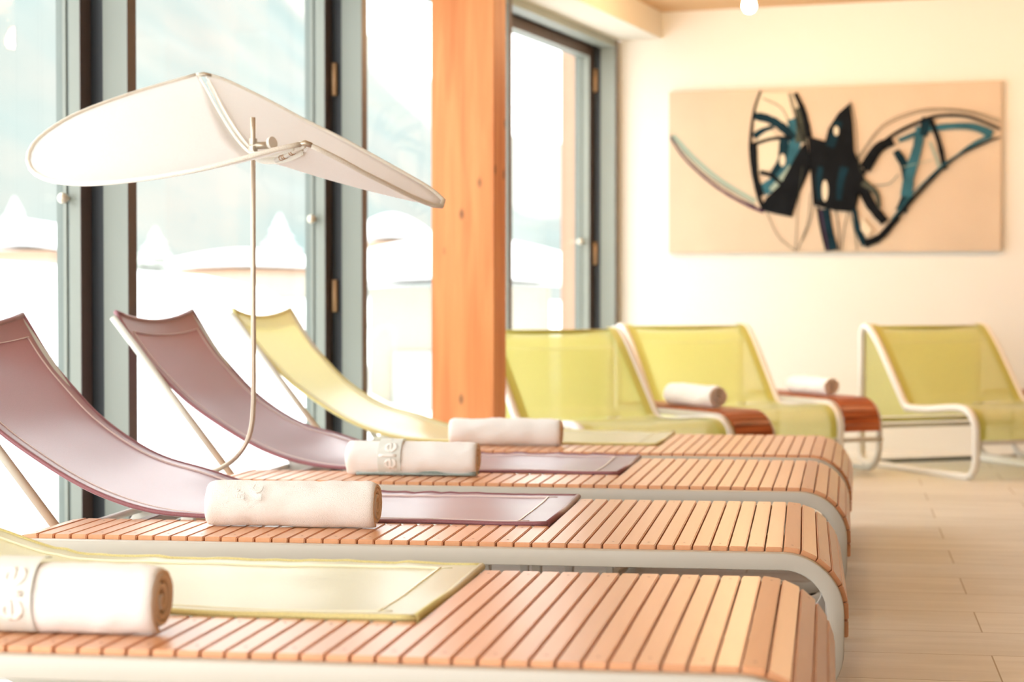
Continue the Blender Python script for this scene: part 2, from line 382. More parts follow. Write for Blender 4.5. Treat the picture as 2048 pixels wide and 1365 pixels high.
# ------------------------------------------------------------------ lounger
SLING = [(-2.292, .905), (-2.262, .865), (-2.195, .775), (-2.105, .672), (-2.035, .602), (-1.945, .535), (-1.845, .473), (-1.755, .432), (-1.655, .403), (-1.54, .388), (-1.35, .383), (-1.0, .382), (-.75, .382), (-.597, .383)]
VA, VB = .355, 1.05
def lounger(kind, label, P0, alpha, seed, group='slatted loungers standing in a row'):
    L = thing('slatted_lounger', label, 'lounger', c2w(P0[0], P0[1], 0), TH-radians(alpha), group)
    u1, u0 = 0.0, -43*PITCH
    R = .14
    for v, nm in ((-.018, 'side_frame'), (.335, 'inner_frame'), (1.035, 'far_frame')):
        bm = bmesh.new()
        P = [(p[0], v, p[2]) for p in stadium(u0, u1, .370, .008, R, .04)]
        sweep(bm, P, rrect(.032, .04, .005), closed=True, up=(0, 1, 0))
        f = link(nm, bm, M['rail'], L, autosmooth=40)
        for uu in (u0-.02, u1+.02):
            bm = bmesh.new(); box(bm, uu-.025, uu+.025, v-.016, v+.016, 0, .01, .002); link('foot', bm, M['black'], f)
    bm = bmesh.new(); slats(bm, -14*PITCH, 7*PITCH, .0, 1.02, u0, u1, seed=seed)
    link('foot_deck', bm, [M['slat'], M['plug']], L)
    bm = bmesh.new(); slats(bm, -(43+6)*PITCH, -14*PITCH, .0, .343, u0, u1, seed=seed+50)
    link('side_shelf', bm, [M['slat'], M['plug']], L)
    # cross bars under the deck
    for uu, zz in ((-.05, .345), (-.62, .345), (-1.2, .345), (-1.72, .345), (-.62, .03), (-1.4, .03)):
        bm = bmesh.new(); box(bm, uu-.015, uu+.015, -.01, 1.03, zz-.014, zz+.014, .003)
        link('cross_bar', bm, M['rail'], L)
    for uu, vv in ((-.75, .335), (-.75, 1.035), (-.62, .335), (-.62, 1.035)):
        bm = bmesh.new(); box(bm, uu-.012, uu+.012, vv-.012, vv+.012, .04, .335, .003)
        link('upright', bm, M['rail'], L)
    # sling with its hems, head bar and props
    fab, hem, line = M[kind], M[kind+'_hem'], M[kind+'_line']
    prof = resample(spline([(a, 0, b) for a, b in SLING], 6), 72)
    def surf(i, t, up=0.0):
        p = prof[i]; s = i/(len(prof)-1)
        head = max(0, 1-s*9)
        sag = -.030*4*t*(1-t)*head - .004*4*t*(1-t)
        wob = .004*noise.noise(Vector((p.x*5+seed, t*3, seed))) * (1 if s > .45 else .5)
        ed = (.012*noise.noise(Vector((p.x*14, seed*3, 0)))*max(0, (t-.86)/.14) if .5 < s < .95 else 0)
        far = .030*t*math.exp(-((p.x+1.70)/.14)**2)
        du = -.036*(1-t)*math.exp(-((p.x+2.29)/.3)**2)
        flare = 0
        return Vector((p.x+du+.02*head, VA+(VB-VA)*t + flare, p.z+sag+wob+abs(ed)+far+up + (1-t)*0))
    bm = bmesh.new(); NT = 16; g = []
    for i in range(len(prof)): g.append([bm.verts.new(surf(i, j/NT)) for j in range(NT+1)])
    for i in range(len(prof)-1):
        for j in range(NT): bm.faces.new((g[i][j], g[i+1][j], g[i+1][j+1], g[i][j+1])).smooth = True
    sl = link('sling', bm, fab, L, smooth=True)
    md = sl.modifiers.new('sol', 'SOLIDIFY'); md.thickness = .0025; md.offset = 0
    for t0, t1 in ((0, .075), (.925, 1)):
        bm = bmesh.new(); g = []
        for i in range(len(prof)): g.append([bm.verts.new(surf(i, t, .004)) for t in (t0, (t0+t1)/2, t1)])
        for i in range(len(prof)-1):
            for j in range(2): bm.faces.new((g[i][j], g[i+1][j], g[i+1][j+1], g[i][j+1])).smooth = True
        te = t0 if t0 == 0 else 1
        tube(bm, [surf(i, te, .0015) for i in range(len(prof))], .0065, 8, mi=1)
        link('side_hem', bm, [fab, hem], sl, smooth=True)
        tl = t1+.003 if t0 == 0 else t0-.003
        bm = bmesh.new(); sweep(bm, [surf(i, tl, .0035) for i in range(3, len(prof)-2)], rrect(.0016, .005, .0006), up=None)
        link('piping', bm, line, sl)
    for i0, i1 in ((0, 3), (len(prof)-4, len(prof)-1)):
        bm = bmesh.new(); g = []
        for i in range(i0, i1+1): g.append([bm.verts.new(surf(i, j/NT, .004)) for j in range(NT+1)])
        for a in range(len(g)-1):
            for j in range(NT): bm.faces.new((g[a][j], g[a+1][j], g[a+1][j+1], g[a][j+1])).smooth = True
        link('end_hem', bm, fab, sl, smooth=True)
        ii = i1 if i0 == 0 else i0
        bm = bmesh.new(); sweep(bm, [surf(ii, .07+.86*j/NT, .0055) for j in range(NT+1)], rrect(.005, .0016, .0006))
        link('piping', bm, line, sl)
    bm = bmesh.new(); tube(bm, [surf(len(prof)-1, t, 0) for t in (0, .5, 1)], .0085, 10)
    link('foot_bar', bm, hem, L, smooth=True)
    bm = bmesh.new()
    A = surf(0, 0); B = surf(0, 1)
    A = Vector((A.x-.004, A.y-.010, A.z-.004)); B = Vector((B.x-.004, B.y+.008, B.z-.004))
    tube(bm, [surf(0, j/10) for j in range(11)], .0085, 10); link('head_bar', bm, hem, L, smooth=True)
    for e, vv, ub in ((A, .34, -1.878), (B, 1.04, -1.878)):
        bm = bmesh.new(); tube(bm, [Vector((e.x, vv-.002, e.z-.012)), Vector((ub, vv, .335))], .0125, 12)
        link('support_leg', bm, M['rail'], L, smooth=True)
    bm = bmesh.new(); tube(bm, [Vector((-1.90, .34, .33)), Vector((-1.90, 1.04, .33))], .011, 12); link('leg_bar', bm, M['rail'], L, smooth=True)
    return L
LG = {}
LG[1] = lounger('yellow', 'slatted wooden lounger with a pale yellow sling, nearest of the four', (.360, 3.118), 9.0, 11)
LG[2] = lounger('purple', 'slatted wooden lounger with a purple sling, the one carrying the white sunshade', (.628, 4.599), 8.37, 23)
LG[3] = lounger('purple', 'slatted wooden lounger with a purple sling, directly behind the one with the sunshade', (.874, 6.019), 9.52, 35)
LG[4] = lounger('yellow', 'slatted wooden lounger with a pale yellow sling, farthest of the four, beside the timber post', (1.088, 7.257), 9.98, 47)

# ------------------------------------------------------------------ towels
def towel(label, center, rz, length, dia, seed, band=None, fold=False, group=None, emboss=False, turns=3.4):
    """rolled towel; local x = axis, the roll rests on z = 0"""
    T = thing('rolled_towel', label, 'towel', center, rz, group)
    R = dia/2; pitch = R/(turns+.55); rnd = random.Random(seed)
    NA = 26; tot = int(turns*NA); th = pitch*.44
    def shape(r, a, x, outer):
        y = r*cos(a); z = r*sin(a)
        y *= 1.05
        if z < -R*.80: z = -R*.80 + (z+R*.80)*.25
        z += R*.85
        return y, max(z, .001)
    xs = [-.5+i/44 for i in range(45)]
    bm = bmesh.new(); inner = []; outer = []
    for k in range(tot+1):
        a = -1.9 + (k-tot)*2*pi/NA     # outer flap ends low at the front
        r = R*.10 + (R*.90-R*.10)*(k/tot)**.92
        last = k > tot-NA*1.05
        ti = min(th, r*.6); ro, ri = r+ti*.5, r-ti*.5
        if k < 3: pass
        ro_row = []; ri_row = []
        for x in xs:
            L = length*(1+.012*noise.noise(Vector((r*60, seed, 0))))
            xx = x*L
            end = abs(x)*2
            rounding = 1-.10*max(0, (end-.90)/.10)**2 if last else 1-.02*max(0, (end-.93)/.07)
            w = 0
            if last:
                w = .0052*noise.noise(Vector((xx*13, a*1.1, seed))) + .0028*noise.noise(Vector((xx*34+a*3, a*2.2, seed+5))) + .0035*noise.noise(Vector((xx*5, a*.6, seed+9)))
            jit = .0012*noise.noise(Vector((k*.35, seed, x*2)))
            yy, zz = shape((ro+w)*rounding+jit, a, xx, last)
            ro_row.append(bm.verts.new((xx, yy, zz)))
            yy, zz = shape((ri+w*.6)*rounding+jit, a, xx, last)
            ri_row.append(bm.verts.new((xx, yy, zz)))
        outer.append(ro_row); inner.append(ri_row)
    for k in range(tot):
        for i in range(len(xs)-1):
            f = bm.faces.new((outer[k][i], outer[k+1][i], outer[k+1][i+1], outer[k][i+1])); f.smooth = True
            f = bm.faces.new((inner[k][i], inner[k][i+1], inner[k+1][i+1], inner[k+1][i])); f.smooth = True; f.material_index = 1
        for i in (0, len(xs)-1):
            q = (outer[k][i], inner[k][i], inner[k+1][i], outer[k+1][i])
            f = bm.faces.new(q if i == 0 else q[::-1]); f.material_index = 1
    for k in (0, tot):
        for i in range(len(xs)-1):
            q = (outer[k][i], outer[k][i+1], inner[k][i+1], inner[k][i])
            bm.faces.new(q if k == 0 else q[::-1])
    b = link('roll', bm, [M['towel'], M['towel_core']], T)
    def wrap(x, a, up=.0): 
        # a: angle from the bottom front (0) upward over the top; the camera side is -y
        aa = pi + .75 - a
        yy, zz = shape(R*.90+th*.5+up+.0015, aa, x, True)
        return Vector((x, yy, zz))
    if band:
        x0, x1 = band; bm = bmesh.new(); g = []
        for i in range(41):
            a = -.55+3.3*i/40; g.append([bm.verts.new(wrap(x0+(x1-x0)*j/8, a, .0004)) for j in range(9)])
        for i in range(40):
            for j in range(8): bm.faces.new((g[i][j], g[i][j+1], g[i+1][j+1], g[i+1][j])).smooth = True
        link('woven_band', bm, M['band'], T, smooth=True)
    def lettering(s, size, x_base, a0, mat, nm, up, squash=1.0):
        cu = bpy.data.curves.new('t', 'FONT'); cu.body = s; cu.size = size; cu.extrude = .0
        cu.offset = .0012 if nm == 'logo_letters' else 0
        to = bpy.data.objects.new('t', cu); COL.objects.link(to)
        bpy.context.view_layer.update()
        me = bpy.data.meshes.new_from_object(to.evaluated_get(bpy.context.evaluated_depsgraph_get()))
        bpy.data.objects.remove(to); bm = bmesh.new(); bm.from_mesh(me)
        bmesh.ops.subdivide_edges(bm, edges=[e for e in bm.edges if e.calc_length() > .008], cuts=3)
        bmesh.ops.triangulate(bm, faces=bm.faces)
        r = bmesh.ops.extrude_face_region(bm, geom=list(bm.faces)); top = set(v for v in r['geom'] if isinstance(v, bmesh.types.BMVert))
        for v in bm.verts:
            h = up if v in top else 0
            tx, ty = v.co.x, v.co.y
            v.co = wrap(x_base-ty*squash, a0+tx/R, .001+h)
        bmesh.ops.recalc_face_normals(bm, faces=bm.faces)
        link(nm, bm, mat, T)
    if band:
        w = band[1]-band[0]
        lettering('ele', w*1.05, band[1]-w*.2, .22, M['letters'], 'logo_letters', .0018)
    if emboss:
        lettering('Ei°', .030, -.110, .95, M['towel'], 'embossed_logo', .0032)
        lettering('LC', .040, -.065, .92, M['towel'], 'embossed_logo', .0032)
    if fold:
        bm = bmesh.new()
        for k, (zz, dy) in enumerate(((.004, -.012), (.011, -.006))):
            P = [(-length*.42+length*.92*i/20, 0, 0) for i in range(21)]
            g0 = [bm.verts.new((p[0], -R*.62+dy+.003*noise.noise(Vector((p[0]*12, k, 1))), zz+.002*noise.noise(Vector((p[0]*9, k, 5))))) for p in P]
            g1 = [bm.verts.new((p[0], R*.2, zz)) for p in P]
            g2 = [bm.verts.new((v.co.x, v.co.y, v.co.z+.005)) for v in g0]; g3 = [bm.verts.new((v.co.x, v.co.y, v.co.z+.005)) for v in g1]
            for i in range(20):
                for a, b_ in ((g0, g1), (g1, g3), (g3, g2), (g2, g0)):
                    bm.faces.new((a[i], a[i+1], b_[i+1], b_[i])).smooth = True
            for i in (0, 20): bm.faces.new((g0[i], g1[i], g3[i], g2[i]))
        bmesh.ops.recalc_face_normals(bm, faces=bm.faces)
        link('folded_edge', bm, M['teal_towel'], T)
    return T
def place_towel(x0, x1, y, z, rz, dia, lab, seed, length=None, **k):
    zc = F*(CZ-z)/(y-HOR); zc2 = zc+dia*.33
    length = length or (x1-x0)/F*zc2
    xm = (x1/F - 1024/F)*zc2 - length/2*cos(TH-rz)
    return towel(lab, c2w(xm, zc2, z), rz, length, dia, seed, **k)
TG = 'white towels rolled on the loungers'
place_towel(-8, 331, 1272, ST, TH-radians(9.0), .140, 'white rolled towel with pale band on the nearest lounger, at left', 1, length=.42, band=(-.085, -.002), group=TG)
place_towel(413, 757, 1058, ST, TH-radians(8.4), .134, 'white rolled towel with embossed mark on the purple sunshade lounger', 2, emboss=True, group=TG)
place_towel(693, 957, 953, ST, TH-radians(9.5), .128, 'white rolled towel with grey-green lettered band on the second purple lounger', 3, band=(-.105, -.03), fold=True, group=TG)
place_towel(898, 1123, 893, ST, TH-radians(10), .122, 'plain white rolled towel on the farthest yellow lounger, before the post', 4, group=TG)

# ------------------------------------------------------------------ lounge chairs with a slatted side shelf
CH = [(-.10, .23), (-.098, .27), (-.080, .315), (-.045, .348), (.0, .366), (.06, .371), (.14, .367), (.25, .357), (.36, .349), (.47, .346), (.535, .350), (.57, .372), (.62, .435), (.72, .560), (.82, .682), (.89, .752), (.925, .776), (.965, .786), (.995, .770), (1.005, .735)]
def chair(label, P0, phi, seed, shelf=True):
    phi = radians(phi)
    # local x = width (left to right), local y = front to back
    Cc = thing('lounge_chair', label, 'chair', c2w(P0[0], P0[1], 0), TH+phi, 'lounge chairs along the far wall')
    WS, WT = .78, .26
    up = spline([(0, a, b) for a, b in CH], 3)
    loop = list(up)
    loop += [Vector((0, 1.005, z)) for z in (.55, .35, .15, .08)]
    loop += [Vector((0, 1.005-.07*(1-cos(a)), .08-.065*sin(a)))for a in (radians(30), radians(60), radians(90))]
    loop += [Vector((0, y, .015)) for y in (.7, .4, .15, .05)]
    loop += [Vector((0, -.02-.08*sin(a), .105-.09*cos(a))) for a in (0, radians(30), radians(60), radians(90))] 
    loop += [Vector((0, -.1, .17))]
    for x in (0, WS):
        bm = bmesh.new(); tube(bm, [(x, p.y, p.z) for p in loop], 0.0205, 12, closed=True)
        link('side_frame', bm, M['rail_edge'], Cc, smooth=True)
    # mesh seat and backrest, one piece over the top and down behind
    seat = [p for p in up]
    mid = [i for i, p in enumerate(seat) if p.y >= .55][0]
    def sheet(P, nm, off=0.0, sag=.02, x0=.006, x1=WS-.006):
        bm = bmesh.new(); g = []; N = 14
        for p in P:
            row = []
            for j in range(N+1):
                t = j/N; d = sag*4*t*(1-t)
                row.append(bm.verts.new((x0+(x1-x0)*t, p.y+off*.3+(d*.6 if p.z > .4 and nm == 'backrest' else 0), p.z+off-(d if p.z > .7 or nm == 'seat' else 0))))
            g.append(row)
        for i in range(len(g)-1):
            for j in range(N): bm.faces.new((g[i][j], g[i+1][j], g[i+1][j+1], g[i][j+1])).smooth = True
        bmesh.ops.recalc_face_normals(bm, faces=bm.faces)
        return link(nm, bm, M['lime'], Cc, smooth=True)
    fr = [Vector((0, -.1, .20))]+seat[:mid+1]
    s1 = sheet(resample(fr, 30), 'seat', .008, .010)
    s2 = sheet(resample(seat[mid:-6], 30), 'backrest', .004, .022)
    s3 = sheet([Vector((0, 1.0, z)) for z in (.75, .6, .45, .27)], 'rear_panel', 0, .0)
    for own, P in ((s1, resample(fr, 30)), (s2, resample(seat[mid:-6], 30))):
        for xa, xb in ((0, .06), (WS-.06, WS)):
            bm = bmesh.new()
            g = [[bm.verts.new((x, p.y-.004, p.z+.014)) for x in (xa, (xa+xb)/2, xb)] for p in P]
            for i in range(len(g)-1):
                for j in range(2): bm.faces.new((g[i][j], g[i+1][j], g[i+1][j+1], g[i][j+1])).smooth = True
            link('side_hem', bm, M['lime_hem'], own, smooth=True)
    bars = [(-.1, .195, 0, WS, 'rail'), (1.0, .215, 0, WS, 'rail'), (1.0, .25, 0, WS, 'lime_hem'), (.965, .778, 0, WS, 'lime_hem'), (.56, .335, 0, WS, 'rail'), (.98, .016, 0, WS, 'floor_bar')]
    if shelf: bars += [(-.1, .195, WS, WS+WT, 'rail'), (1.0, .215, WS, WS+WT, 'rail'), (.98, .016, WS, WS+WT, 'rail')]
    for y, z, a, b, m in bars:
        bm = bmesh.new(); tube(bm, [(a, y, z), (b, y, z)], .012, 10); link('cross_bar', bm, M[m], Cc, smooth=True)
    if shelf:
        for x in (WS+.022, WS+WT):
            bm = bmesh.new(); P = [(x, p[0], p[2]) for p in stadium(.06, .9, 0.405, .01, .15, .034)]
            sweep(bm, P, rrect(.022, .03, .005), closed=True, up=(1, 0, 0)); link('shelf_frame', bm, M['rail'], Cc, autosmooth=40)
        bm = bmesh.new(); bm.verts.layers.float_color.new('tone'); tn = []
        rnd = random.Random(seed); s = -.20
        q = .16*pi/2; k = 0
        while s < .98:
            # follow the front curve, then the flat top towards the back
            if s < .05:
                d = .05-s
                a = min(d/.16, pi/2); yy = .06-.16*sin(a); zz = .415-.16+.16*cos(a)-(max(0, d-q)); ang = a
            else: yy, zz, ang = s+.01, .415, 0
            mt = Matrix.Translation((0, yy, zz)) @ Matrix.Rotation(ang, 4, 'X')
            fs, vs = box(bm, WS+.034, WS+WT-.012, -.0175, .0175, -.016, 0, bev=.002, mat=mt); tn.append((list(vs), rnd.random()))
            s += .0385
        set_tone(bm, tn); link('side_shelf', bm, M['slat_dark'], Cc)
    return Cc
C1, C2, C3 = (.29, 9.02), (.971, 10.30), (2.365, 10.385)
chair('lime green mesh lounge chair with wooden side shelf, beside the timber post', C1, 28, 1)
chair('lime green mesh lounge chair with wooden side shelf, second from the timber post', C2, 22, 2)
chair('lime green mesh lounge chair standing apart at right below the painting', C3, 22, 3)
def shelf_towel(P0, phi, d, lab, seed, dia=.115):
    p = radians(phi); w = .92
    xc = P0[0]+w*cos(p)-d*sin(p); zc = P0[1]+w*sin(p)+d*cos(p)
    return towel(lab, c2w(xc, zc, .416), TH+p-pi/2, .42, dia, seed, group='white towels rolled on the chair shelves')
shelf_towel(C1, 28, .42, 'white rolled towel on the shelf of the chair beside the post', 5, .125)
shelf_towel(C2, 22, .42, 'white rolled towel on the shelf of the second chair, beside the lone chair', 6, .115)

# ------------------------------------------------------------------ sunshade
SH = thing('sunshade', 'white folding canvas sunshade on a thin bent pole fixed to the purple lounger', 'sunshade', c2w(-.768, 5.90, 0), 0)
inv = Matrix.Translation(-SH.location)
def loc(v): return inv @ v
ZP = 5.90
pole_px = [(392, 950, 5.93), (425, 944, 5.92), (455, 929, 5.91), (478, 908, ZP), (495, 880, ZP), (503, 850, ZP), (506, 815, ZP), (507, 770, ZP), (507, 600, ZP), (507, 400, ZP), (507, 236, ZP)]
bm = bmesh.new(); tube(bm, [loc(p) for p in spline([pix(*p) for p in pole_px], 6)], .0075, 12)
link('pole', bm, M['pole'], SH, smooth=True)
def rimpts(px, zf, zt, zb):
    n = len(px); out = []
    # arc-length parameter 0 (front) .. 1 (back)
    L = [0]
    for a, b in zip(px, px[1:]): L.append(L[-1]+math.hypot(b[0]-a[0], b[1]-a[1]))
    for (x, y), l in zip(px, L):
        t = l/L[-1]*pi; zz = (zf+zb)/2 + cos(t)*(zf-zb)/2 + sin(t)*zt
        out.append(loc(pix(x, y, zz)))
    return out
left_rim = [(603, 289), (560, 298), (500, 314), (418, 336), (350, 349), (292, 358), (208, 367), (150, 368), (100, 361), (68, 345), (57, 318), (70, 288), (107, 257), (166, 225), (275, 186), (393, 152)]
right_rim = [(621, 291), (680, 320), (729, 347), (780, 372), (817, 391), (860, 409), (882, 413), (889, 405), (870, 386), (838, 365), (733, 306), (670, 272), (611, 243), (540, 205), (460, 166), (424, 153)]
ZF, ZB = 5.42, 6.42
lr = rimpts(left_rim, ZF, -.12, ZB); rr = rimpts(right_rim, ZF, .12, ZB)
left_in = [(603, 289, 5.42), (575, 300, 5.55), (545, 308, 5.68), (508, 311, 5.86), (492, 302, 5.92), (468, 274, 6.04), (438, 226, 6.18), (410, 175, 6.32), (395, 152, 6.42)]
right_in = [(621, 291, 5.42), (600, 308, 5.52), (560, 321, 5.68), (520, 320, 5.82), (504, 304, 5.90), (480, 274, 6.02), (450, 226, 6.16), (424, 175, 6.32), (412, 153, 6.42)]
for nm, rim, inn, sg in (('canopy_half', lr, left_in, 1), ('canopy_half', rr, right_in, -1)):
    N = 48; K = 14
    Rm = resample(spline(rim, 6), N); In = resample(spline([loc(pix(*p)) for p in inn], 6), N)
    bm = bmesh.new(); g = []
    for i in range(N):
        row = []
        for k in range(K+1):
            t = k/K; p = In[i].lerp(Rm[i], t)
            p.z -= .012*4*t*(1-t)*sin(pi*i/(N-1))
            row.append(bm.verts.new(p))
        g.append(row)
    for i in range(N-1):
        for k in range(K): bm.faces.new((g[i][k], g[i+1][k], g[i+1][k+1], g[i][k+1])).smooth = True
    bmesh.ops.remove_doubles(bm, verts=bm.verts, dist=.0005)
    h = link(nm, bm, M['canopy'], SH, smooth=True)
    md = h.modifiers.new('sol', 'SOLIDIFY'); md.thickness = .002; md.offset = 0
    bm = bmesh.new(); tube(bm, Rm, .0072, 10); link('rim', bm, M['canopy_rim'], h, smooth=True)
    bm = bmesh.new(); sweep(bm, In[3:-2], rrect(.003, .020, .0012)); link('inner_hem', bm, M['canopy_rim'], h, smooth=True)
bm = bmesh.new()
cpt = loc(pix(507, 298, ZP))
for dz, r, h in ((0, .014, .016), (.02, .012, .018)):
    bmesh.ops.create_cone(bm, cap_ends=True, segments=16, radius1=r, radius2=r, depth=h, matrix=Matrix.Translation(cpt+Vector((0, 0, dz))))
tube(bm, [cpt+Vector((.0, 0, .008)), cpt+Vector((.05, .015, .010))], .011, 10)
link('clamp', bm, M['steel'], SH, smooth=False)
bm = bmesh.new(); bmesh.ops.create_cone(bm, cap_ends=True, segments=18, radius1=.019, radius2=.019, depth=.010, matrix=Matrix.Translation(cpt+Vector((.054, .016, .016))) @ Matrix.Rotation(radians(80), 4, 'Y') @ Matrix.Rotation(.3, 4, 'X'))
link('clamp_knob', bm, M['rail_edge'], SH)
for a, b in (((598, 290, 5.42), (624, 292, 5.42)), ((392, 153, 6.42), (425, 154, 6.42))):
    bm = bmesh.new(); p, q = loc(pix(*a)), loc(pix(*b)); tube(bm, [p, (p+q)/2+Vector((0, 0, .006)), q], .0075, 8); link('hinge_bracket', bm, M['steel'], SH, smooth=True)
bm = bmesh.new(); p, q = loc(pix(609, 293, 5.42)), loc(pix(553, 322, 5.70)); tube(bm, [p.lerp(q, t) for t in (0, .5, 1)], .007, 10)
for t in (.38, .44, .66, .72, .8):
    c = p.lerp(q, t); d = (q-p).normalized()*.003
    tube(bm, [c-d, c+d], .0088, 10, mi=1)
link('tension_cord', bm, [M['canopy_rim'], M['hinge']], SH, smooth=True)

# ------------------------------------------------------------------ room shell
XW = -3.63; XG = -3.865; YF = 12.35; ZC = 2.77; ZS = 2.60; XR, YB = 4.6, -1.2
def sbox(nm, a, mat, **k):
    bm = bmesh.new(); box(bm, *a, **k); return tag(link(nm, bm, mat), kind='structure')
sbox('floor', (-4.0, XR, YB, YF+.3, -.2, 0), M['floor'])
sbox('ceiling', (-4.0, XR, YB, YF+.3, ZC, ZC+.2), M['ceiling'])
sbox('wall_right_fill_cut', (XR, XR+.2, YB, YF+.3, 0, ZC), plain('fill_cutting_wall', srgb(140, 128, 112), .8, var=.03, vscale=1))  # unseen wall, added and darkened to cut fill light from this side
sbox('wall_back_light_limit', (-.4, XR, YB-.2, YB, 0, ZC), M['wall'])  # unseen partial wall, added to narrow the light from the open back
sbox('wall_far', (-3.62, XR, YF, YF+.3, 0, ZC), M['wall'])
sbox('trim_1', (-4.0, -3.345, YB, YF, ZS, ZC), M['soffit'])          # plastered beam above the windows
ys = [2.18, 4.22, 6.26, 8.31, 10.28, 12.33]
FW = .06
def ring(bm, y0, y1, z0, z1, w, x0, x1, mi=0, bev=.0):
    box(bm, x0, x1, y0, y0+w, z0, z1, bev, mi); box(bm, x0, x1, y1-w, y1, z0, z1, bev, mi)
    box(bm, x0, x1, y0+w, y1-w, z1-w, z1, bev, mi); box(bm, x0, x1, y0+w, y1-w, z0, z0+w, bev, mi)
hinges = {2: [], 3: [1.94, .96], 4: [1.94, .96], 5: [2.34, 1.23]}
for k in range(1, 6):
    y0, y1 = ys[k-1], ys[k]; nm = 'door_1' if k == 5 else 'window_%d' % k
    W = thing(nm, '', '', (0, 0, 0)); del W['label']; del W['category']; W['kind'] = 'structure'
    a, b = y0, y1
    if k > 1: a = y0+.0
    bm = bmesh.new()
    box(bm, XW-.10, XW-.002, b-FW, b, 0, ZS, 0, 0)         # right hand fin of the frame
    box(bm, XW-.002, XW, b-FW, b, 0, ZS, 0, 1)             # its dark room-side edge
    box(bm, XG-.02, XW-.10, b-FW+.012, b, 0, ZS, 0, 2)     # recess, its shade put in as black colour
    box(bm, XW-.10, XW, a, b-FW, ZS-.05, ZS, 0, 0)
    box(bm, XG-.02, XW-.10, a, b-FW, ZS-.035, ZS, 0, 2)
    box(bm, XW-.10, XW, a, b-FW, 0, .03, 0, 0)
    box(bm, XG-.02, XW-.10, a, b-FW, 0, .02, 0, 2)
    link('frame', bm, [M['frame_grey'], M['frame_brown'], M['frame_dark']], W)
    sw = .07; sa, sb, sz0, sz1 = a+.003, b-FW+.008, .025, ZS-.04
    bm = bmesh.new()
    ring(bm, sa, sb, sz0, sz1, sw, XG+.035, XG+.078, 0)
    ring(bm, sa, sb, sz0, sz1, sw, XG+.078, XG+.081, 1)
    ring(bm, sa+.0, sb, sz0, sz1, sw-.006, XG+.022, XG+.035, 2)
    ring(bm, sa, sb, sz0, sz1, sw-.0, XG+.008, XG+.022, 0)
    ring(bm, sa, sb, sz0, sz1, sw-.004, XG-.02, XG+.008, 2)
    link('sash', bm, [M['frame_grey'], M['frame_brown'], M['frame_line']], W)
    bm = bmesh.new(); box(bm, XG-.004, XG+.004, sa+sw-.01, sb-sw+.01, sz0+sw-.01, sz1-sw+.01)
    link('pane', bm, M['glass'], W)
    bm = bmesh.new(); yy = sb-sw
    tube(bm, [(XG+.03, yy+.005, 1.306), (XG+.03, yy-.02, 1.306)], .008, 10)
    bmesh.ops.create_uvsphere(bm, u_segments=14, v_segments=10, radius=.02, matrix=Matrix.Translation((XG+.03, yy-.034, 1.306)))
    link('handle', bm, M['steel'], W, smooth=True)
    for hz in hinges.get(k, []):
        bm = bmesh.new(); tube(bm, [(XW-.135, b-FW-.004, hz-.073), (XW-.135, b-FW-.004, hz+.073)], .013, 12)
        link('hinge', bm, M['hinge'], W, smooth=True)
bm = bmesh.new(); box(bm, XG-.05, XW, YF-.018, YF+.3, 0, ZS); tag(link('wall_corner', bm, M['wall']), kind='structure')

# timber post in front of the windows
bm = bmesh.new(); box(bm, -3.337, -3.036, 8.357, 8.516, 0, ZC, .003)
po = link('timber_post', bm, M['post']); tag(po, 'square orange pine post standing in front of the window wall, floor to beam', 'post')

# ------------------------------------------------------------------ pendant bulbs
def lamp(x, y, z, lab):
    T = thing('bulb_lamp', lab, 'lamp', (x, y, z), 0, 'bare bulbs under the wooden ceiling')
    bm = bmesh.new(); prof = [(0, -.045), (.022, -.038), (.036, -.018), (.038, .0), (.03, .024), (.018, .045), (.014, .06)]
    NS = 20; g = [[bm.verts.new((r*cos(2*pi*j/NS), r*sin(2*pi*j/NS), h)) for j in range(NS)] for r, h in prof[1:]]
    t = bm.verts.new((0, 0, prof[0][1]))
    for j in range(NS): bm.faces.new((t, g[0][(j+1) % NS], g[0][j]))
    for i in range(len(g)-1):
        for j in range(NS): bm.faces.new((g[i][j], g[i][(j+1) % NS], g[i+1][(j+1) % NS], g[i+1][j]))
    link('bulb', bm, M['bulb'], T, smooth=True)
    bm = bmesh.new()
    bmesh.ops.create_cone(bm, cap_ends=True, segments=20, radius1=.022, radius2=.022, depth=.05, matrix=Matrix.Translation((0, 0, .085)))
    bmesh.ops.create_cone(bm, cap_ends=True, segments=20, radius1=.05, radius2=.04, depth=ZC-z-.11, matrix=Matrix.Translation((0, 0, .11+(ZC-z-.11)/2)))
    link('socket', bm, M['rail_edge'], T, smooth=False)
    l = bpy.data.lights.new('bulb_light', 'POINT'); l.energy = LAMP_W; l.color = (1.0, .68, .40); l.shadow_soft_size = .045
    lo = bpy.data.objects.new('bulb_light', l); COL.objects.link(lo); lo.parent = T; lo.location = (0, 0, -.02)
    return T
LAMP_W = 13
lamp(-2.43, 10.80, 2.56, 'bare glowing bulb at the ceiling above the painting')
lamp(-.60, 10.80, 2.58, 'bare glowing bulb mirrored in the window glass at upper left')

